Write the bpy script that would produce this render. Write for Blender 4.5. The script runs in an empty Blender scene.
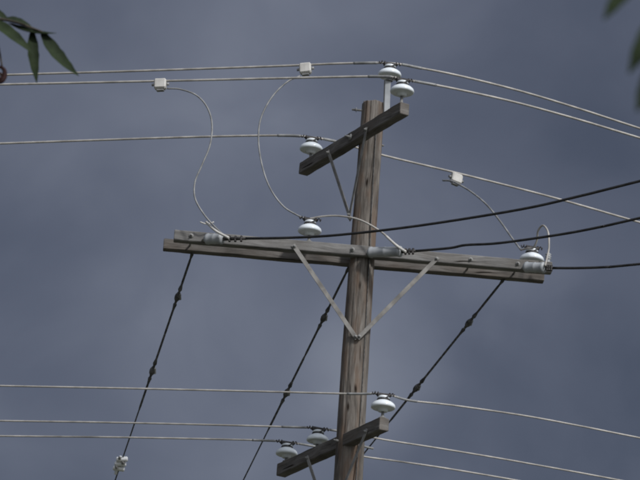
import bpy, math, random
from mathutils import Vector, Matrix, noise
random.seed(7)
scene=bpy.context.scene
rad=math.radians
# ------------------------------------------------------------------ camera
C=Vector((0,0,1.6)); FPX=3492.0
PITCH=rad(20); TH=rad(3.8)
F=Vector((0,math.cos(PITCH),math.sin(PITCH)))
R0=Vector((1,0,0)); U0=Vector((0,-math.sin(PITCH),math.cos(PITCH)))
R=R0*math.cos(TH)+U0*math.sin(TH); U=-R0*math.sin(TH)+U0*math.cos(TH)
cd=bpy.data.cameras.new("camera"); cam=bpy.data.objects.new("camera",cd)
scene.collection.objects.link(cam)
m=Matrix((R,U,-F)).transposed().to_4x4(); m.translation=C
cam.matrix_world=m
cd.sensor_width=36; cd.lens=36*FPX/640; cd.clip_start=0.1; cd.clip_end=6000
cd.dof.use_dof=True; cd.dof.focus_distance=14.5; cd.dof.aperture_fstop=23
scene.camera=cam
# survey helpers: bearings read from the photo, met with real planes of the site
def ray(u,v): return F+R*((u-320)/FPX)+U*((240-v)/FPX)
def PY(u,v,y):
    d=ray(u,v); return C+d*((y-C.y)/d.y)
def PZ(u,v,z):
    d=ray(u,v); return C+d*((z-C.z)/d.z)
def PV(u,v,p0,h):
    n=Vector((h[1],-h[0],0)); d=ray(u,v); return C+d*(n.dot(p0-C)/n.dot(d))
# ------------------------------------------------------------------ materials
def mat(name):
    m=bpy.data.materials.new(name); m.use_nodes=True
    nt=m.node_tree; b=nt.nodes["Principled BSDF"]; return m,nt,b
def N(nt,t,**k):
    n=nt.nodes.new(t)
    for a,v in k.items(): setattr(n,a,v)
    return n
def ramp(nt,stops):
    r=N(nt,"ShaderNodeValToRGB"); e=r.color_ramp.elements
    while len(e)<len(stops): e.new(0.5)
    for i,(p,c) in enumerate(stops):
        e[i].position=p; e[i].color=(c[0],c[1],c[2],1)
    return r
def simple(name,c1,c2,rough=0.6,metal=0.0,scale=30,bump=0.0,spec=0.5):
    m,nt,b=mat(name)
    tc=N(nt,"ShaderNodeTexCoord"); no=N(nt,"ShaderNodeTexNoise")
    no.inputs["Scale"].default_value=scale; no.inputs["Detail"].default_value=5
    nt.links.new(tc.outputs["Object"],no.inputs["Vector"])
    r=ramp(nt,[(0.35,c1),(0.65,c2)])
    nt.links.new(no.outputs["Fac"],r.inputs["Fac"]); nt.links.new(r.outputs["Color"],b.inputs["Base Color"])
    b.inputs["Roughness"].default_value=rough; b.inputs["Metallic"].default_value=metal
    b.inputs["Specular IOR Level"].default_value=spec
    if bump:
        bp=N(nt,"ShaderNodeBump"); bp.inputs["Strength"].default_value=bump; bp.inputs["Distance"].default_value=0.01
        nt.links.new(no.outputs["Fac"],bp.inputs["Height"]); nt.links.new(bp.outputs["Normal"],b.inputs["Normal"])
    return m
def wood(name,dark,mid,light,warm,warmamt,knots,gx=5.0,gy=48):
    m,nt,b=mat(name); L=nt.links.new
    uv=N(nt,"ShaderNodeUVMap")
    # slight waviness so the grain wanders
    wm=N(nt,"ShaderNodeTexNoise"); wm.inputs["Scale"].default_value=2.2; wm.inputs["Detail"].default_value=2; L(uv.outputs[0],wm.inputs["Vector"])
    ws=N(nt,"ShaderNodeVectorMath",operation='MULTIPLY'); L(wm.outputs["Color"],ws.inputs[0]); ws.inputs[1].default_value=(0.0,0.09,0.0)
    wa=N(nt,"ShaderNodeVectorMath",operation='ADD'); L(uv.outputs[0],wa.inputs[0]); L(ws.outputs[0],wa.inputs[1])
    def noi(sx,sy,det,off=0.0,rough=0.55):
        mp=N(nt,"ShaderNodeMapping"); mp.inputs["Scale"].default_value=(sx,sy,1); mp.inputs["Location"].default_value=(off,off*1.3,off)
        L(wa.outputs[0],mp.inputs["Vector"]); n=N(nt,"ShaderNodeTexNoise"); n.inputs["Scale"].default_value=1
        n.inputs["Detail"].default_value=det; n.inputs["Roughness"].default_value=rough
        L(mp.outputs[0],n.inputs["Vector"]); return n
    grain=noi(gx,gy,7,0,0.65); broad=noi(2.4,7,5,5.0,0.6); warmn=noi(2.0,5,4,11.0); crack=noi(2.0,30,3,21.0,0.45)
    mixg=N(nt,"ShaderNodeMix",data_type='FLOAT'); mixg.inputs["Factor"].default_value=0.5
    L(grain.outputs["Fac"],mixg.inputs["A"]); L(broad.outputs["Fac"],mixg.inputs["B"])
    r=ramp(nt,[(0.36,dark),(0.5,mid),(0.64,light)]); L(mixg.outputs["Result"],r.inputs["Fac"])
    wr=ramp(nt,[(0.48,(0,0,0)),(0.62,(warmamt,)*3)]); L(warmn.outputs["Fac"],wr.inputs["Fac"])
    mx=N(nt,"ShaderNodeMix",data_type='RGBA'); L(wr.outputs["Color"],mx.inputs["Factor"]); L(r.outputs["Color"],mx.inputs["A"])
    mx.inputs["B"].default_value=(*warm,1)
    cr=ramp(nt,[(0.30,(0.16,0.14,0.13)),(0.37,(1,1,1))]); L(crack.outputs["Fac"],cr.inputs["Fac"])
    mul=N(nt,"ShaderNodeMix",data_type='RGBA',blend_type='MULTIPLY'); mul.inputs["Factor"].default_value=1
    L(mx.outputs["Result"],mul.inputs["A"]); L(cr.outputs["Color"],mul.inputs["B"])
    out=mul
    if knots:
        mp=N(nt,"ShaderNodeMapping"); mp.inputs["Scale"].default_value=(3.4,6.5,1); mp.inputs["Location"].default_value=(0.3,0.1,0)
        L(wa.outputs[0],mp.inputs["Vector"]); vo=N(nt,"ShaderNodeTexVoronoi"); vo.inputs["Scale"].default_value=1; L(mp.outputs[0],vo.inputs["Vector"])
        kr=ramp(nt,[(0.06,(0.14,0.11,0.09)),(0.17,(1,1,1))]); L(vo.outputs["Distance"],kr.inputs["Fac"])
        m2=N(nt,"ShaderNodeMix",data_type='RGBA',blend_type='MULTIPLY'); m2.inputs["Factor"].default_value=1
        L(mul.outputs["Result"],m2.inputs["A"]); L(kr.outputs["Color"],m2.inputs["B"]); out=m2
    L(out.outputs["Result"],b.inputs["Base Color"])
    b.inputs["Roughness"].default_value=0.9; b.inputs["Specular IOR Level"].default_value=0.2
    ad=N(nt,"ShaderNodeMath",operation='MULTIPLY'); L(cr.outputs["Color"],ad.inputs[0]); L(grain.outputs["Fac"],ad.inputs[1])
    bp=N(nt,"ShaderNodeBump"); bp.inputs["Strength"].default_value=0.7; bp.inputs["Distance"].default_value=0.01
    L(ad.outputs[0],bp.inputs["Height"]); L(bp.outputs["Normal"],b.inputs["Normal"])
    return m
M_pole=wood("pole_wood",(0.062,0.054,0.048),(0.155,0.139,0.125),(0.265,0.248,0.23),(0.17,0.112,0.078),0.6,True)
M_arm=wood("weathered_grey_wood",(0.10,0.098,0.096),(0.19,0.186,0.183),(0.285,0.282,0.279),(0.165,0.148,0.13),0.35,False,3.0,40)
M_arm2=wood("weathered_brown_wood",(0.065,0.060,0.056),(0.145,0.135,0.127),(0.23,0.221,0.212),(0.145,0.118,0.098),0.4,False,3.0,40)
M_porc=simple("grey_white_porcelain",(0.80,0.86,0.92),(0.84,0.89,0.94),0.15,0,12)
M_dark=simple("dark_tie_metal",(0.02,0.02,0.022),(0.06,0.055,0.055),0.6,0.3,40)
M_galv=simple("galvanised_steel",(0.20,0.20,0.20),(0.32,0.32,0.315),0.65,0.25,25,0.2)
M_gbrace=simple("dull_brace_steel",(0.17,0.163,0.155),(0.29,0.282,0.27),0.75,0.1,14,0.2)
M_cond=simple("aluminium_conductor",(0.30,0.287,0.27),(0.50,0.48,0.455),0.55,0.15,9)
M_jump=simple("jumper_conductor",(0.18,0.185,0.19),(0.34,0.345,0.35),0.55,0.2,14)
M_black=simple("black_cable_jacket",(0.012,0.012,0.014),(0.03,0.03,0.032),0.5,0,20)
M_guy=simple("guy_strand_steel",(0.04,0.04,0.042),(0.14,0.14,0.14),0.6,0.3,40)
M_clamp=simple("clamp_cover_grey",(0.50,0.487,0.465),(0.62,0.61,0.59),0.6,0,15)
M_poly=simple("strain_insulator_grey",(0.30,0.32,0.345),(0.40,0.42,0.445),0.45,0,12)
M_white=simple("white_plastic",(0.74,0.76,0.78),(0.82,0.83,0.85),0.45,0,12)
M_leaf=simple("leaf_green",(0.012,0.02,0.009),(0.026,0.040,0.017),0.7,0,35,0.3,0.15)
M_bark=simple("bark",(0.03,0.025,0.02),(0.08,0.065,0.05),0.9,0,22,0.6)
M_bud=simple("reddish_seed",(0.02,0.009,0.009),(0.035,0.015,0.014),0.8,0,40,0,0.2)
# ------------------------------------------------------------------ mesh builder
def frames(pts):
    ts=[]
    for i in range(len(pts)):
        a=pts[max(0,i-1)]; b=pts[min(len(pts)-1,i+1)]; ts.append((b-a).normalized())
    ref=Vector((0,0,1)) if abs(ts[0].z)<0.9 else Vector((0,-1,0))
    n=(ref-ts[0]*ref.dot(ts[0])).normalized(); out=[]
    for t in ts:
        n=(n-t*n.dot(t)).normalized(); out.append((t,n,t.cross(n)))
    return out
def smooth(pts,k=6):
    if len(pts)<3: return pts
    o=[]
    P=[pts[0]*2-pts[1]]+list(pts)+[pts[-1]*2-pts[-2]]
    for i in range(1,len(P)-2):
        a,b,c,d=P[i-1:i+3]
        for j in range(k):
            t=j/k
            o.append(0.5*((2*b)+(c-a)*t+(2*a-5*b+4*c-d)*t*t+(3*b-a-3*c+d)*t**3))
    o.append(pts[-1]); return o
class MB:
    def __init__(s): s.v=[];s.f=[];s.uv=[];s.mi=[];s.mats=[];s.sm=[]
    def m(s,mt):
        if mt not in s.mats: s.mats.append(mt)
        return s.mats.index(mt)
    def sweep(s,rings,mt,S=None,caps=(True,True),sm=True,closed=True):
        mi=s.m(mt); b0=len(s.v); n=len(rings[0])
        per=[0]
        for j in range(n): per.append(per[-1]+(rings[0][(j+1)%n]-rings[0][j]).length)
        if per[-1]<1e-6: per=[j*0.01 for j in range(n+1)]
        if S is None:
            S=[0]
            for i in range(1,len(rings)):
                S.append(S[-1]+(sum(rings[i],Vector())/n-sum(rings[i-1],Vector())/n).length)
        for r in rings: s.v.extend(r)
        for i in range(len(rings)-1):
            for j in range(n if closed else n-1):
                k=(j+1)%n
                s.f.append((b0+i*n+j,b0+i*n+k,b0+(i+1)*n+k,b0+(i+1)*n+j))
                s.uv.append(((S[i],per[j]),(S[i],per[j+1]),(S[i+1],per[j+1]),(S[i+1],per[j])))
                s.mi.append(mi); s.sm.append(sm)
        for ci,(c,i) in enumerate(zip(caps,(0,len(rings)-1))):
            if c:
                idx=[b0+i*n+j for j in range(n)]
                if ci==0: idx=idx[::-1]
                ctr=sum((s.v[q] for q in idx),Vector())/n
                s.f.append(tuple(idx)); s.uv.append(tuple(((s.v[q]-ctr).x+(s.v[q]-ctr).y,(s.v[q]-ctr).z) for q in idx)); s.mi.append(mi); s.sm.append(False)
    def tube(s,pts,r,mt,n=8,k=6,raw=False):
        p=pts if raw else smooth(pts,k)
        fr=frames(p); rings=[]
        L=len(p)
        for i,(q,(t,a,b)) in enumerate(zip(p,fr)):
            rr=r(i/(L-1)) if callable(r) else r
            rings.append([q+(a*math.cos(2*math.pi*j/n)+b*math.sin(2*math.pi*j/n))*rr for j in range(n)])
        s.sweep(rings,mt)
    def lathe(s,o,ax,prof,mt,n=28):
        ax=ax.normalized(); ref=Vector((0,-1,0)) if abs(ax.y)<0.9 else Vector((0,0,1))
        a=(ref-ax*ref.dot(ax)).normalized(); b=ax.cross(a)
        rings=[[o+ax*z+(a*math.cos(2*math.pi*j/n)+b*math.sin(2*math.pi*j/n))*max(r,0.0004) for j in range(n)] for r,z in prof]
        s.sweep(rings,mt)
    def beam(s,p0,p1,w,h,mt,up=Vector((0,0,1)),seg=1,ch=0.006,jit=0.0,sm=False):
        t=(p1-p0).normalized(); up=(up-t*up.dot(t)).normalized(); sd=t.cross(up)
        W=w/2;H=h/2
        sec=[(-W+ch,-H),(W-ch,-H),(W,-H+ch),(W,H-ch),(W-ch,H),(-W+ch,H),(-W,H-ch),(-W,-H+ch)]
        rings=[]
        L=(p1-p0).length
        stations=[0.0,ch*0.8]+[L*i/seg for i in range(1,seg)]+[L-ch*0.8,L]
        for i,st in enumerate(stations):
            e=1.0 if 0<i<len(stations)-1 else 1-2*ch*0.6/min(w,h)
            ring=[]
            for (x,y) in sec:
                q=p0+t*st+sd*x*e+up*y*e
                if jit:
                    nv=noise.noise_vector(q*9)*jit+noise.noise_vector(q*2)*jit*1.2
                    q=q+nv-t*nv.dot(t)
                ring.append(q)
            rings.append(ring)
        s.sweep(rings,mt,S=[x+p0.x*3 for x in stations],sm=sm)
    def build(s,name,parent=None,bev=None):
        me=bpy.data.meshes.new(name)
        o=sum(s.v,Vector())/len(s.v)
        me.from_pydata([tuple(q-o) for q in s.v],[],s.f)
        for mt in s.mats: me.materials.append(mt)
        ul=me.uv_layers.new(name="UVMap"); li=0
        for pi,p in enumerate(me.polygons):
            p.material_index=s.mi[pi]; p.use_smooth=s.sm[pi]
            for q in s.uv[pi]:
                ul.data[li].uv=q; li+=1
        ob=bpy.data.objects.new(name,me); scene.collection.objects.link(ob)
        if parent: 
            ob.parent=parent; ob.location=o-parent.location
        else: ob.location=o
        return ob
def empty(name,loc):
    e=bpy.data.objects.new(name,None); e.location=loc; scene.collection.objects.link(e); e.empty_display_size=0.3; return e
Z=Vector((0,0,1))
# ------------------------------------------------------------------ utility pole
pb=PY(357,350,26.0); px,py=pb.x,pb.y
ptop=PY(372,104,26.0).z; AX=Vector((px,py,0))
pole=empty("utility_pole",Vector((px,py,0)))
mb=MB(); rings=[];S=[]
def prad(z):
    d=ptop-z
    return 0.089+0.0085*min(d,2.2)+ (max(d-2.2,0))*0.006
zz=[ -0.3+ i*0.05 for i in range(int((ptop+0.3)/0.05)+1)]+[ptop-0.012,ptop]
zz=sorted(set(q for q in zz if q<=ptop))
n=72
for i,z in enumerate(zz):
    ring=[]
    for j in range(n):
        a=math.pi/2+2*math.pi*j/n
        dx,dy=math.cos(a),math.sin(a)
        r=prad(z)*(1+0.035*noise.noise(Vector((dx*1.4,dy*1.4,z*0.7)))+0.025*noise.noise(Vector((dx*7,dy*7,z*0.5)))+0.018*noise.noise(Vector((dx*4,dy*4,z*6))))
        # drying checks running down the shaft
        ck=noise.noise(Vector((dx*9,dy*9,z*0.35+4)))
        if ck>0.28: r-=min(0.009,(ck-0.28)*0.09)
        if z>=ptop-0.001: r-=0.008
        zt=z+(0.016*noise.noise(Vector((dx*3,dy*3,1))) if z>=ptop-0.013 else 0)
        ring.append(Vector((px+dx*r+0.01*math.sin(z*1.1),py+dy*r,zt)))
    rings.append(ring);S.append(z)
mb.sweep(rings,M_pole,S=S); mb.build("pole_shaft",pole)
def bolt(mb,p,d,r=0.010,l=0.026,w=0.019):
    d=d.normalized()
    mb.lathe(p,d,[(w,-0.002),(w,0.003),(r,0.004),(r,0.004+l*0.5),(r*0.6,0.005+l*0.5),(r*0.6,l),(0.0,l+0.001)],M_galv,n=10)
# main double crossarm
AW,AH=0.08,0.086
ynear=py-0.112; zarm=PY(361,251.5,ynear).z
NL=PZ(174,236,zarm); NR=PZ(551.5,268.5,zarm)
sep=0.225
d=(NR-NL).normalized(); back=Vector((-d.y,d.x,0))
if back.y<0: back=-back
FL=NL+back*sep-d*0.075; FR=NR+back*sep-d*0.03
mb=MB(); mb.beam(NL,NR,AW,AH,M_arm,seg=70,jit=0.003); mb.build("double_crossarm_near_timber",pole)
mb=MB(); mb.beam(FL,FR,AW,AH,M_arm2,seg=70,jit=0.003); mb.build("double_crossarm_far_timber",pole)
def onarm(A,B,u):  # point of arm whose bearing is column u
    lo,hi=0.0,1.0
    for _ in range(40):
        t=(lo+hi)/2; q=A.lerp(B,t)-C; uu=320+FPX*q.dot(R)/q.dot(F)
        if uu<u: lo=t
        else: hi=t
    return A.lerp(B,(lo+hi)/2)
mb=MB()
for u in (191,352,470,517):
    q=onarm(NL,NR,u); bolt(mb,q-back*(AW/2+0.001),-back)
    mb.tube([q+back*(AW/2),q+back*(sep-AW/2)],0.008,M_galv,n=8)
    bolt(mb,q+back*(sep+AW/2+0.002),back,l=0.05)
mb.build("crossarm_bolts",pole)
# upper side arm
UA_y=py-0.07; q=PY(357,138,UA_y); zu=q.z
UL=PZ(303.5,169.5,zu); UR=PZ(404.5,108.5,zu)
ud=(UR-UL).normalized(); us=Vector((ud.y,-ud.x,0)); us=us if us.x<0 else -us
mb=MB(); mb.beam(UL,UR,0.085,0.1,M_arm2,seg=36,jit=0.0035); mb.build("upper_arm_timber",pole)
qz=PY(350,441,py-0.07); zl=qz.z
LL=PZ(281,470.5,zl); LR=PZ(384.5,424,zl)
ld=(LR-LL).normalized(); ls=Vector((ld.y,-ld.x,0)); ls=ls if ls.x<0 else -ls
mb=MB(); mb.beam(LL,LR,0.085,0.1,M_arm2,seg=36,jit=0.0035); mb.build("lower_arm_timber",pole)
# braces
def brace(mb,a,b,nrm,w=0.034,t=0.006):
    nrm=nrm.normalized(); dd=(b-a).normalized(); e=dd*0.02
    mb.beam(a-e,b+e,w,t,M_gbrace,up=nrm,seg=4,ch=0.0015)
    bolt(mb,a+nrm*t*0.6,nrm,r=0.009,l=0.018,w=0.015); bolt(mb,b+nrm*t*0.6,nrm,r=0.009,l=0.018,w=0.015)
mb=MB()
vb=PY(357,337,py-prad(8.9)-0.012)
a1=onarm(NL,NR,294)-back*(AW/2+0.008)-Z*0.02; a2=onarm(NL,NR,436)-back*(AW/2+0.008)-Z*0.02
brace(mb,a1,vb+Vector((-0.012,0,0)),Vector((0,-1,0.0))); brace(mb,a2,vb+Vector((0.018,-0.009,0)),Vector((0,-1,0)))
mb.build("crossarm_v_brace",pole)
mb=MB()
def armside(A,B,u,s_,o): return onarm(A,B,u)+s_*(0.0425+o)-Z*0.025
b1=armside(UL,UR,334,us,0.006)
foot=Vector((px,py,0))+us*(prad(8)+0.014); 
zf=PV(351,218,foot,(ud.x,ud.y)).z; foot.z=zf
brace(mb,b1,foot,us); brace(mb,armside(UL,UR,372,us,0.008),foot+us*0.008+Z*0.03,us)
foot2=Vector((px,py,0))+ls*(prad(6)+0.014); foot2.z=zl-(zu-zf)
brace(mb,armside(LL,LR,313,ls,0.006),foot2,ls); brace(mb,armside(LL,LR,372,ls,0.008),foot2+ls*0.008+Z*0.03,ls)
mb.build("side_arm_braces",pole)
mb=MB()
tb=Vector((px,py,PY(360,111,py).z))
mb.tube([tb+Vector((-0.16,-0.02,0)),tb+Vector((0.13,0.0,0))],0.009,M_galv,n=8)
bolt(mb,tb+Vector((-0.125,-0.02,0)),Vector((-1,0,0)),l=0.03)
for (A,B,s_) in ((UL,UR,us),(LL,LR,ls)):
    c=A+ (B-A).normalized()*((AX-A).dot((B-A).normalized())); c=Vector((c.x,c.y,A.z))
    bolt(mb,c+s_*0.044,s_,l=0.05,w=0.026); mb.tube([c,c-s_*0.26],0.009,M_galv,n=8)
# pole-top insulator bracket
br0=PY(387,112,py-0.05); br1=PY(388,80,py-0.05)
mb.beam(br0-Z*0.06,br1,0.045,0.012,M_poly,up=Vector((0,1,0)),ch=0.002)
mb.beam(br0-Z*0.06+Vector((-0.024,0.03,0)),br1+Vector((-0.024,0.03,0)),0.012,0.05,M_galv,up=Vector((0,1,0)),ch=0.002)
mb.tube([br0+Vector((-0.12,0.03,-0.02)),br0+Vector((0.03,0.03,-0.02))],0.01,M_galv,n=8)
# ground wire stapled down the shaft
gp=[]
z=ptop-0.2
while z>0:
    r=prad(z)+0.006; a=rad(-62)+0.05*math.sin(z*2); gp.append(Vector((px+r*math.cos(a),py+r*math.sin(a),z))); z-=0.25
mb.tube(gp,0.0035,M_guy,n=6,k=2)
mb.build("pole_hardware",pole)
# ------------------------------------------------------------------ pin insulators
PORC=[(0.018,-0.026),(0.036,-0.026),(0.042,-0.004),(0.066,0.001),(0.084,-0.002),(0.093,0.004),(0.095,0.015),(0.090,0.030),(0.075,0.045),(0.057,0.056),(0.045,0.062),(0.038,0.068),(0.040,0.075),(0.047,0.080),(0.045,0.092),(0.032,0.099),(0.0,0.100)]
def insulator(u,v,y,zbase,wd=Vector((1,0.2,0)),sc=1.0):
    p=PY(u,v,y); mb=MB()
    mb.lathe(p,Z,[(a*sc,b*sc) for a,b in PORC],M_porc,n=40)
    L=zbase-p.z
    mb.lathe(p,Z,[(0.028,L),(0.028,L+0.008),(0.014,L+0.009),(0.014,L+0.02),(0.011,L+0.021),(0.011,0.0)],M_galv,n=12)
    wd=wd.normalized(); top=p+Z*0.112*sc
    ring=[p+Z*0.068*sc+Vector((math.cos(a),math.sin(a),0))*0.044*sc for a in [i*math.pi/8 for i in range(17)]]
    mb.tube(ring,0.008,M_dark,n=6,raw=True)
    mb.beam(top-wd*0.055-Z*0.006,top+wd*0.055-Z*0.006,0.042,0.028,M_dark,ch=0.009,seg=3,jit=0.005)
    sd=Vector((-wd.y,wd.x,0))
    for sg in (-1,1):
        hel=[top+wd*sg*(0.04+0.0032*k)+Z*0.004+ (sd*math.cos(k*0.9)+Z*math.sin(k*0.9))*0.0115 for k in range(16)]
        mb.tube(hel,0.0042,M_dark,n=5,k=2)
        mb.tube([p+Z*0.07*sc+sd*sg*0.043,p+Z*0.09*sc+sd*sg*0.05+wd*0.03,top+sd*sg*0.012+wd*0.055],0.005,M_dark,n=6,k=3)
    mb.build("pin_insulator")
    return top+Z*0.004
topz=lambda z,h=0.1:z+h/2
iT=insulator(389.5,76.5,py-0.05,br1.z-0.01)
q=onarm(UL,UR,401); iR=insulator(402,93,q.y,topz(zu))
q=onarm(UL,UR,310.5); iL=insulator(311,150.5,q.y,topz(zu))
q=onarm(NL,NR,309); iM=insulator(309.5,232.5,q.y,zarm+AH/2)
q=onarm(FL,FR,531); iE=insulator(531.5,261.5,q.y,zarm+AH/2,sc=1.05)
q=onarm(LL,LR,382.5); l1=insulator(383,408.5,q.y,topz(zl))
q=onarm(LL,LR,317); l2=insulator(317.5,441.5,q.y,topz(zl),sc=0.93)
q=onarm(LL,LR,286.5); l3=insulator(286.5,455,q.y,topz(zl),sc=0.93)
# ------------------------------------------------------------------ conductors
HL=(-1,0.2); HR=(1,0.5)
def extend(pts,dist=50,step=2.5):
    a,b=pts[-2],pts[-1]; h=Vector((b.x-a.x,b.y-a.y,0)); m=(b.z-a.z)/h.length; h.normalize()
    k=max(-m,0.02)/dist; o=[];s=step
    while s<=dist:
        o.append(b+h*s+Z*(m*s+k*s*s)); s+=step
    return o
def line(top,Lp,Rp,r=0.0095,name="power_line"):
    lp=[PV(u,v,top,HL) for u,v in Lp]; rp=[PV(u,v,top,HR) for u,v in Rp]
    pts=extend(lp)[::-1]+lp[::-1]+[top]+rp+extend(rp)
    pts=list(pts); mb=MB(); mb.tube(pts,r,M_cond,n=8,k=4)
    sp=smooth(lp[::-1]+[top]+rp,24)
    # hand-tied wrap lying close on the conductor either side of the insulator
    for side in (-1,1):
        w=[q for q in sp if 0.09<(q-top).length<0.30 and (q.x-top.x)*side>0]
        if len(w)>2: mb.tube(w,r*1.3,M_jump,n=8,raw=True)
    mb.build(name); return pts
line(iT,[(340,63.5),(280,66),(150,70.5),(0,75)][0:],[(420,68),(460,76),(520,91),(580,109),(640,128.5)])
line(iR,[(380,76.5),(300,77.8),(160,81),(0,84.5)],[(430,84),(470,92),(520,103.5),(580,120),(640,138)])
line(iL,[(280,135.5),(200,136.8),(100,140),(0,143.5)],[(340,142.5),(382,155),(457,173),(540,194),(590,208),(640,222.5)])
line(l1,[(350,393.8),(250,391.2),(120,388.2),(0,385.8)],[(410,400.5),(450,405),(520,415),(580,426),(640,438)],r=0.0075)
line(l2,[(290,427),(200,424.5),(100,422.3),(0,420.8)],[(350,433),(386,440),(440,448.5),(500,458.5),(570,471),(640,484)],r=0.0075)
line(l3,[(260,440.3),(200,438.8),(100,437),(0,436)],[(320,447.5),(360,456),(400,461.5),(450,469),(520,481),(600,496)],r=0.0075)
# ------------------------------------------------------------------ dead-ended service cables
HC=(1,-0.6)
def deadend(u0,v0,cables,c0,c1,tail=None):
    pa=onarm(NL,NR,u0); p0=PY(u0,v0,pa.y-AW/2-0.03)
    p1=PV(cables[0][0],cables[0][1],p0,HC)
    mb=MB(); ax=(p1-p0); L=ax.length; t=ax.normalized()
    mb.tube([Vector((pa.x,pa.y-AW/2,p0.z)),Vector((pa.x,pa.y-AW/2,p0.z))+Vector((0.0,-0.04,0))+t*0.02,p0+t*c0*L],0.009,M_galv,n=8,k=3)
    s0=c0*L;s1=c1*L;R_=0.043
    mb.lathe(p0,t,[(0.012,s0-0.012),(0.026,s0-0.01),(0.030,s0),(R_,s0+0.006),(R_+0.002,s0+0.02),(R_-0.003,s0+0.028),(R_-0.003,(s0+s1)/2-0.006),(R_,(s0+s1)/2),(R_-0.003,(s0+s1)/2+0.006),(R_-0.003,s1-0.028),(R_+0.002,s1-0.02),(R_,s1-0.006),(0.028,s1),(0.012,s1+0.01)],M_poly,n=28)
    mb.tube([p0+t*s1,p0+t*L],lambda s:0.017-0.005*s,M_dark,n=8,k=3)
    g=(L-s1)
    for f_ in (0.3,0.55,0.8):
        c=p0+t*(s1+g*f_)
        mb.beam(c-Z*0.026,c+Z*0.022,0.018,0.028,M_dark,up=Vector((0,1,0)),ch=0.004)
    mb.build("strain_insulator")
    pts=[PV(u,v,p0,HC) for u,v in cables]
    pts=pts+extend(pts,38)
    mb=MB(); mb.tube(pts,0.0108,M_black,n=8,k=5)
    mb.build("service_cable"); return p0,p1,t,L
D1=deadend(203,239,[(246,238.5),(290,237.7),(340,234.8),(420,225.5),(520,209.5),(580,196),(640,181)],0.08,0.46)
D2=deadend(367,252.5,[(416,251),(450,248),(466,245),(500,243),(560,234.5),(600,227),(640,218)],0.05,0.70)
D3=deadend(522,267,[(553,268),(580,268),(610,266.8),(640,264)],0.1,0.74)
# ------------------------------------------------------------------ tap clamps and jumpers
def clamp(c,wd,tilt=0.0,name="tap_clamp"):
    mb=MB(); wd=wd.normalized(); up=(Z*math.cos(tilt)+wd*math.sin(tilt)); up=up.normalized()
    a=(wd-up*wd.dot(up)).normalized()
    mb.beam(c-a*0.048,c+a*0.048,0.06,0.088,M_clamp,up=up,ch=0.012,seg=2,jit=0.004)
    mb.beam(c-a*0.03-up*0.05,c+a*0.03-up*0.05,0.035,0.016,M_jump,up=up,ch=0.004)
    for s_ in (-1,1): mb.tube([c+a*0.045*s_,c+a*0.07*s_],0.012,M_jump,n=8)
    mb.build(name)
def jumper(px_,y0,y1,r=0.008,mt=None):
    n=len(px_); pts=[PY(u,v,y0+(y1-y0)*i/(n-1)) for i,(u,v) in enumerate(px_)]
    mb=MB(); mb.tube(pts,r,mt or M_jump,n=8,k=7); mb.build("jumper_wire"); return pts
c1=PV(160.5,84.5,iR,HL); clamp(c1,Vector((-1,0.2,0)),0.05)
c2=PV(305.5,69,iT,HL); clamp(c2,Vector((-1,0.2,0)),0.1)
c3=PV(456,179,iL,HR); clamp(c3,Vector((1,0.5,-0.2)),0.15)
jumper([(167,88.5),(180,89.2),(196,95),(207,107),(212,124),(210,145),(202,165),(195,182),(195,198),(203,213),(214,226),(226,237)],c1.y-0.02,D1[1].y+0.04,0.0068)
jumper([(300,76),(287,82),(272,97),(261,118),(258.5,140),(262,165),(270,188),(283,206),(297,215),(306,219)],c2.y-0.02,iM.y,0.0068)
jumper([(306,219.5),(322,216.5),(340,216),(360,220),(380,231),(394,243),(406,251.5)],iM.y,D2[1].y+0.03,0.0078,M_cond)
jumper([(443,180.5),(450,180.8),(456,183),(470,191),(486,204),(500,221),(512,238),(521,250)],c3.y-0.03,iE.y,0.0078)
jumper([(521,250),(527,248.5),(533,248),(537,240),(538,231),(543,225.5),(548,232),(549,247),(547,258),(545,266)],iE.y,D3[1].y,0.0078,M_cond)
jumper([(200,222),(207,224),(214,222)],D1[0].y-0.05,D1[0].y-0.05,0.006,M_clamp)
jumper([(206,222),(216,231),(229,238)],D1[0].y-0.12,D1[1].y,0.010,M_clamp)
jumper([(386,236),(397,246),(406,252)],D2[0].y-0.16,D2[1].y,0.010,M_clamp)
mb=MB(); q=PY(548,262,onarm(NL,NR,547).y)
mb.lathe(Vector((q.x,q.y,zarm+AH/2)),Z,[(0.02,0),(0.02,0.01),(0.012,0.012),(0.02,0.03),(0.026,0.034),(0.014,0.042),(0.026,0.05),(0.026,0.054),(0.014,0.062),(0.026,0.07),(0.014,0.082),(0.008,0.086),(0.008,0.11)],M_poly,n=16); mb.build("surge_arrester")
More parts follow.
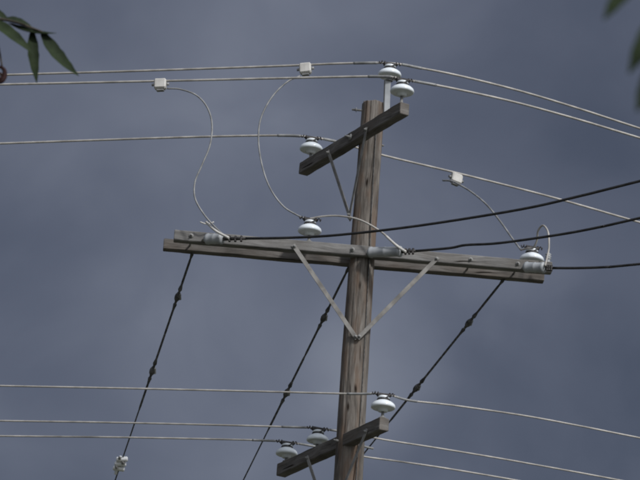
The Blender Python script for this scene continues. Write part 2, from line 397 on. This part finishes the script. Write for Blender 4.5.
# ------------------------------------------------------------------ guy wires
def guy(A,uv0,uv1,links,white=None,yend=40.0):
    lo,hi=900.0,2600.0
    for _ in range(50):
        v=(lo+hi)/2; u=uv0[0]+(uv1[0]-uv0[0])*(v-uv0[1])/(uv1[1]-uv0[1])
        q=PY(u,v,yend)
        if q.z>0: lo=v
        else: hi=v
    G=q; mb=MB(); t=(G-A).normalized()
    def at(v):
        a,b=0.0,1.0
        for _ in range(40):
            s=(a+b)/2; q=A.lerp(G,s)-C; vv=240-FPX*q.dot(U)/q.dot(F)
            if vv<v:a=s
            else:b=s
        return A.lerp(G,s)
    pts=[A.lerp(G,i/60) for i in range(61)]
    mb.tube(pts,0.006,M_guy,n=8,raw=True)
    mb.lathe(A,t,[(0.004,-0.03),(0.013,-0.02),(0.011,0.0),(0.014,0.02),(0.008,0.06),(0.0095,0.09),(0.0095,0.3),(0.006,0.36)],M_guy,n=10)
    for k,v in enumerate(links):
        c=at(v)
        mb.lathe(c,t,[(0.005,-0.42),(0.009,-0.36),(0.009,-0.12),(0.014,-0.095),(0.017,-0.075),(0.009,-0.055),(0.013,-0.04),(0.022,-0.02),(0.025,0.0),(0.022,0.02),(0.012,0.04),(0.009,0.06),(0.016,0.075),(0.012,0.10),(0.009,0.13),(0.009,0.36),(0.005,0.42)],M_guy,n=12)
        mb.beam(c-t*0.03+Vector((0.012,-0.01,0)),c+t*0.03+Vector((0.03,-0.01,0)),0.018,0.018,M_jump,ch=0.005)
    mb.lathe(G,Z,[(0.02,-0.1),(0.02,0.25),(0.035,0.27),(0.035,0.3),(0.0,0.31)],M_galv,n=12)
    ob=mb.build("guy_wire")
    if white:
        c=at(white); mb=MB()
        for k in (-1,0,1):
            cc=c+t*0.05*k
            mb.beam(cc+Vector((-0.05,0,0.006*k)),cc+Vector((0.045,0,-0.004*k)),0.05,0.034,M_white,ch=0.009,seg=2,jit=0.004)
            mb.lathe(cc+Vector((0.02*(-1)**k,-0.03,0)),Vector((0,-1,0)),[(0.014,0),(0.014,0.012),(0.007,0.013),(0.007,0.03),(0,0.031)],M_galv,n=8)
        mb.beam(c-t*0.08+Vector((-0.02,0,0)),c+t*0.11+Vector((-0.015,0,0)),0.024,0.024,M_white,ch=0.006)
        mb.build("guy_clamp")
g1=onarm(FL,FR,193)-Z*0.045; guy(g1,(193,254),(116,480),[297,371],white=464)
g2=onarm(FL,FR,349)+back*0.0-Z*0.05; guy(g2+Vector((0,0.03,0)),(348,268),(243,480),[318,393])
g3=onarm(FL,FR,504)-Z*0.045; guy(g3,(504,284),(363,459),[323,388])
# ------------------------------------------------------------------ trees near the camera
def leaf(mb,b,t,w,nrm,curl=0.12,seg=8,mt=None):
    ax=t-b; L=ax.length; a=ax.normalized(); sd=a.cross(nrm).normalized(); nn=sd.cross(a).normalized()
    rings=[]
    for i in range(seg+1):
        s=i/seg; ww=w*0.5*(math.sin(math.pi*min(1,s**0.8))**0.8 if 0<s<1 else 0.02)
        ww=max(ww,0.0006)*(1+0.06*math.sin(i*2.3))
        c=b+ax*s+nn*(-curl*L*(s-0.5)**2*1.4+curl*L*0.35)
        c=c+sd*0.04*L*math.sin(s*3)
        rings.append([c-sd*ww+nn*ww*0.35,c-sd*ww*0.5+nn*ww*0.1,c,c+sd*ww*0.5+nn*ww*0.1,c+sd*ww+nn*ww*0.35])
    mb.sweep(rings,mt or M_leaf,caps=(False,False),closed=False)
def tree(base,fork,crown,rr,limit,nl,lsize,extra_br,extra_lf,seed):
    rnd=random.Random(seed); root=empty("tree",Vector(base))
    mb=MB(); b=Vector(base); f=Vector(fork); c=Vector(crown)
    mb.tube([b-Z*0.1,b.lerp(f,0.35)+Vector((0.05,0.03,0)),b.lerp(f,0.7)-Vector((0.04,0,0)),f],lambda s:0.13-0.05*s+0.05*max(0,0.1-s)*5,M_bark,n=14)
    tips=[]
    for i in range(16):
        for _ in range(60):
            dv=Vector((rnd.gauss(0,1),rnd.gauss(0,1),rnd.gauss(0.1,0.8))).normalized()
            e=c+Vector((dv.x*rr[0],dv.y*rr[1],dv.z*rr[2]))*rnd.uniform(0.55,0.95)
            if limit(e,0.25): break
        mid=f.lerp(e,0.5)+Vector((rnd.uniform(-.1,.1),rnd.uniform(-.1,.1),0.12))
        if not limit(mid,0.1): mid=f.lerp(e,0.5)
        mb.tube([f.lerp(b,0.1*(i%4)),mid,e],lambda s:0.04-0.034*s,M_bark,n=7,k=5)
        for j in range(5):
            s0=mid.lerp(e,rnd.uniform(0,0.9)); e2=s0+Vector((rnd.uniform(-1,1),rnd.uniform(-1,1),rnd.uniform(-.5,.7)))*0.4
            if limit(e2,0.2):
                mb.tube([s0,s0.lerp(e2,0.5)+Z*0.03,e2],lambda s:0.01-0.007*s,M_bark,n=5,k=3); tips.append((s0,e2))
        tips.append((mid,e))
    for p in extra_br: mb.tube(p[0],lambda s,a=p[1],b_=p[2]:a+(b_-a)*s,M_bark,n=7,k=5)
    mb.build("trunk_and_limbs",root)
    mb=MB(); cnt=0
    while cnt<nl:
        a,e=rnd.choice(tips); q=a.lerp(e,rnd.uniform(0.3,1.05))+Vector((rnd.gauss(0,.07),rnd.gauss(0,.07),rnd.gauss(0,.07)))
        dv=Vector((rnd.gauss(0,1),rnd.gauss(0,1),rnd.gauss(-0.9,0.6))).normalized()
        t=q+dv*lsize*rnd.uniform(0.7,1.2)
        if not (limit(q,0.05) and limit(t,0.05)): cnt+=0.2; continue
        leaf(mb,q,t,lsize*0.3,Vector((rnd.gauss(0,.5),rnd.gauss(0,.5),1)).normalized(),seg=4); cnt+=1
    for L_ in extra_lf: leaf(mb,*L_)
    mb.build("leaves",root); return root
TY=6.0
def T(u,v,dy=0): return PY(u,v,TY+dy)
nC=Vector((0.25,-0.85,0.4))
lf=[]
lf.append((T(-12,18),T(34,54,-.02),0.028,nC,0.15,10))
lf.append((T(2,20),T(32,27,.01),0.026,Vector((0.1,-0.7,0.7)),0.2,10))
lf.append((T(8,23),T(57,33,-.01),0.027,Vector((0,-0.55,0.8)),-0.25,12))
lf.append((T(41,31),T(79,76,-.02),0.029,nC,-0.12,12))
lf.append((T(32,30),T(37,83,0.01),0.022,Vector((0.3,-0.9,0.1)),0.1,12))
lf.append((T(-22,2),T(10,21,.03),0.022,nC,0.1,8))
brs=[([Vector((-2.6,6.2,3.3)),Vector((-1.9,6.1,3.95)),Vector((-1.1,6.0,4.08)),T(-40,8)],0.035,0.006),
     ([T(-40,8),T(-10,17),T(15,22),T(43,32)],0.004,0.0018),([T(-10,17),T(-2,45),T(2,66)],0.0024,0.0016)]
lim1=lambda q,mg: q.x< -0.14*q.y-0.25-mg
t1=tree((-3.0,6.4,0),(-2.6,6.2,3.2),(-3.1,6.3,4.5),(1.6,1.5,1.4),lim1,2600,0.09,brs,lf,3)
mb=MB()
c=T(1.5,76)
mb.tube([c+Vector((-0.012,0,0.020)),c+Vector((0.002,0.004,0.016)),c+Vector((0.006,0,0.0)),c+Vector((0.002,-0.004,-0.012)),c+Vector((-0.010,0,-0.016))],lambda s:0.002+0.0025*math.sin(s*3.1),M_bud,n=8)
mb.tube([c+Vector((-0.010,0,0.006)),c+Vector((0.003,0.002,0.002)),c+Vector((-0.006,0,-0.008))],lambda s:0.003,M_bud,n=8)
mb.build("seed_pod",t1)
RY=2.2
def TR(u,v,dy=0): return PY(u,v,RY+dy)
lf2=[(TR(672,10),TR(629,74),0.016,nC,0.1,8),(TR(640,-22),TR(604,20),0.012,nC,0.1,8),(TR(668,60),TR(637,112),0.016,nC,0.1,8)]
brs2=[([Vector((1.5,2.3,1.9)),Vector((0.9,2.25,2.5)),Vector((0.5,2.2,2.66)),TR(655,-10)],0.02,0.004),([TR(655,-10),TR(668,30),TR(672,70)],0.003,0.0015),([TR(655,-10),TR(640,-22)],0.002,0.0012)]
lim2=lambda q,mg: q.x> 0.14*abs(q.y)+0.22+mg and q.y>0.8
t2=tree((1.7,2.4,0),(1.5,2.3,1.9),(1.9,2.4,3.0),(1.1,1.1,0.9),lim2,1500,0.07,brs2,lf2,5)
# ------------------------------------------------------------------ ground
m,nt,b=mat("grass_ground"); tc=N(nt,"ShaderNodeTexCoord"); n1=N(nt,"ShaderNodeTexNoise"); n1.inputs["Scale"].default_value=0.6; n1.inputs["Detail"].default_value=10
nt.links.new(tc.outputs["Object"],n1.inputs["Vector"]); r=ramp(nt,[(0.35,(0.05,0.06,0.035)),(0.55,(0.09,0.09,0.065)),(0.7,(0.15,0.14,0.12))])
nt.links.new(n1.outputs["Fac"],r.inputs["Fac"]); nt.links.new(r.outputs["Color"],b.inputs["Base Color"]); b.inputs["Roughness"].default_value=0.95
me=bpy.data.meshes.new("ground"); s_=2500
vs=[];fs=[]
cs=[-s_,-600,-200,-80,-40,-20,-10,0,10,20,40,80,200,600,s_]
for y in cs:
    for x in cs: vs.append((x,y,0.0))
k=len(cs)
for i in range(k-1):
    for j in range(k-1): fs.append((i*k+j,i*k+j+1,(i+1)*k+j+1,(i+1)*k+j))
me.from_pydata(vs,[],fs); me.materials.append(m)
g=bpy.data.objects.new("ground",me); scene.collection.objects.link(g)
# ------------------------------------------------------------------ sky and sun
SD=Vector((0.50,-0.72,0.66)).normalized()
el=math.asin(SD.z); az=math.atan2(SD.x,SD.y)
w=bpy.data.worlds.new("World"); scene.world=w; w.use_nodes=True; nt=w.node_tree; L=nt.links.new
bg=nt.nodes["Background"]; bg.inputs["Strength"].default_value=0.1
sky=N(nt,"ShaderNodeTexSky"); sky.sky_type='NISHITA'; sky.sun_disc=False; sky.sun_elevation=el; sky.sun_rotation=az
tc=N(nt,"ShaderNodeTexCoord")
def wn(scale,det,rough,loc,dist=0.0,st=(1,1,1)):
    mp=N(nt,"ShaderNodeMapping"); mp.inputs["Location"].default_value=loc; mp.inputs["Scale"].default_value=st; L(tc.outputs["Generated"],mp.inputs["Vector"])
    n=N(nt,"ShaderNodeTexNoise"); n.inputs["Scale"].default_value=scale; n.inputs["Detail"].default_value=det; n.inputs["Roughness"].default_value=rough; n.inputs["Distortion"].default_value=dist
    L(mp.outputs[0],n.inputs["Vector"]); return n.outputs["Fac"]
def M(op,a,b=None,clamp=False):
    n=N(nt,"ShaderNodeMath",operation=op); n.use_clamp=clamp
    for i,x in enumerate((a,b)):
        if x is None: continue
        if isinstance(x,(int,float)): n.inputs[i].default_value=x
        else: L(x,n.inputs[i])
    return n.outputs[0]
nv=N(nt,"ShaderNodeVectorMath",operation='NORMALIZE'); L(tc.outputs["Generated"],nv.inputs[0])
nA=wn(9,4,0.45,(0.3,0.1,0.7),0.3,(1,1,1.3)); nB=wn(17,4,0.45,(2.3,0.9,0.6),0.4,(1,1,1.3))
warp=wn(15,5,0.5,(4.3,2.5,0.2),0.3)
val=M('ADD',M('MULTIPLY',nA,0.45),M('MULTIPLY',nB,0.38))
val=M('ADD',val,0.045)
def mass(u,v,radpx,amt,soft=1.0,wa=0.5):
    global val
    dv=ray(u,v).normalized()
    n=N(nt,"ShaderNodeVectorMath",operation='DISTANCE'); n.inputs[1].default_value=dv; L(nv.outputs[0],n.inputs[0])
    rr=radpx/FPX
    d_=M('ADD',M('DIVIDE',n.outputs["Value"],rr),M('MULTIPLY',M('SUBTRACT',warp,0.5),-wa*3))
    mr=N(nt,"ShaderNodeMapRange",interpolation_type='SMOOTHSTEP'); mr.inputs["From Min"].default_value=1-soft*0.8; mr.inputs["From Max"].default_value=1+soft*0.4
    mr.inputs["To Min"].default_value=amt; mr.inputs["To Max"].default_value=0; L(d_,mr.inputs["Value"])
    val=M('ADD',val,mr.outputs[0])
mass(385,360,75,0.11,1.0,0.9)
mass(290,350,130,0.06,1.2,0.8)
mass(560,400,140,-0.14,0.9,0.8)
mass(110,190,220,0.06,1.2,0.6)
mass(90,420,150,-0.03,1.2,0.6)
mass(570,60,190,-0.08,1.2,0.6)
cr=ramp(nt,[(0.26,(0.58,0.69,1.02)),(0.44,(0.94,1.06,1.47)),(0.60,(1.45,1.60,2.08)),(0.80,(2.3,2.5,3.0))])
L(val,cr.inputs["Fac"])
# unseen sky behind the camera, brightened toward the sun to add soft frontal light
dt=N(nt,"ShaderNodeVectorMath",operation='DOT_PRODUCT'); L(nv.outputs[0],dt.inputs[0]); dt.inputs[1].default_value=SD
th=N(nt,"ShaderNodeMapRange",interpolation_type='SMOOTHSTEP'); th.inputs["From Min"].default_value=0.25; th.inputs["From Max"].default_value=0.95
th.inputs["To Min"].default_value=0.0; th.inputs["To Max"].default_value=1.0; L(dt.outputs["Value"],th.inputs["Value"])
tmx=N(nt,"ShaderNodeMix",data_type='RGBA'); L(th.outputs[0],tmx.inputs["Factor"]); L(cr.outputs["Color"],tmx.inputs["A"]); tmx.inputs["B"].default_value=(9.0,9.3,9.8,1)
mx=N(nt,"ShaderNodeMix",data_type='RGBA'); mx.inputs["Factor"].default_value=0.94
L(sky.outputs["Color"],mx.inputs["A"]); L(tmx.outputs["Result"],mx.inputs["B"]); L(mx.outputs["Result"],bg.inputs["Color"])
sl=bpy.data.lights.new("sun","SUN"); sl.energy=2.3; sl.angle=rad(6); sl.color=(1,0.975,0.94)
so=bpy.data.objects.new("sun",sl); scene.collection.objects.link(so); so.rotation_euler=(-SD).to_track_quat('-Z','Y').to_euler(); so.location=(10,-10,30)
scene.view_settings.view_transform='Standard'; scene.view_settings.look='None'; scene.view_settings.exposure=0
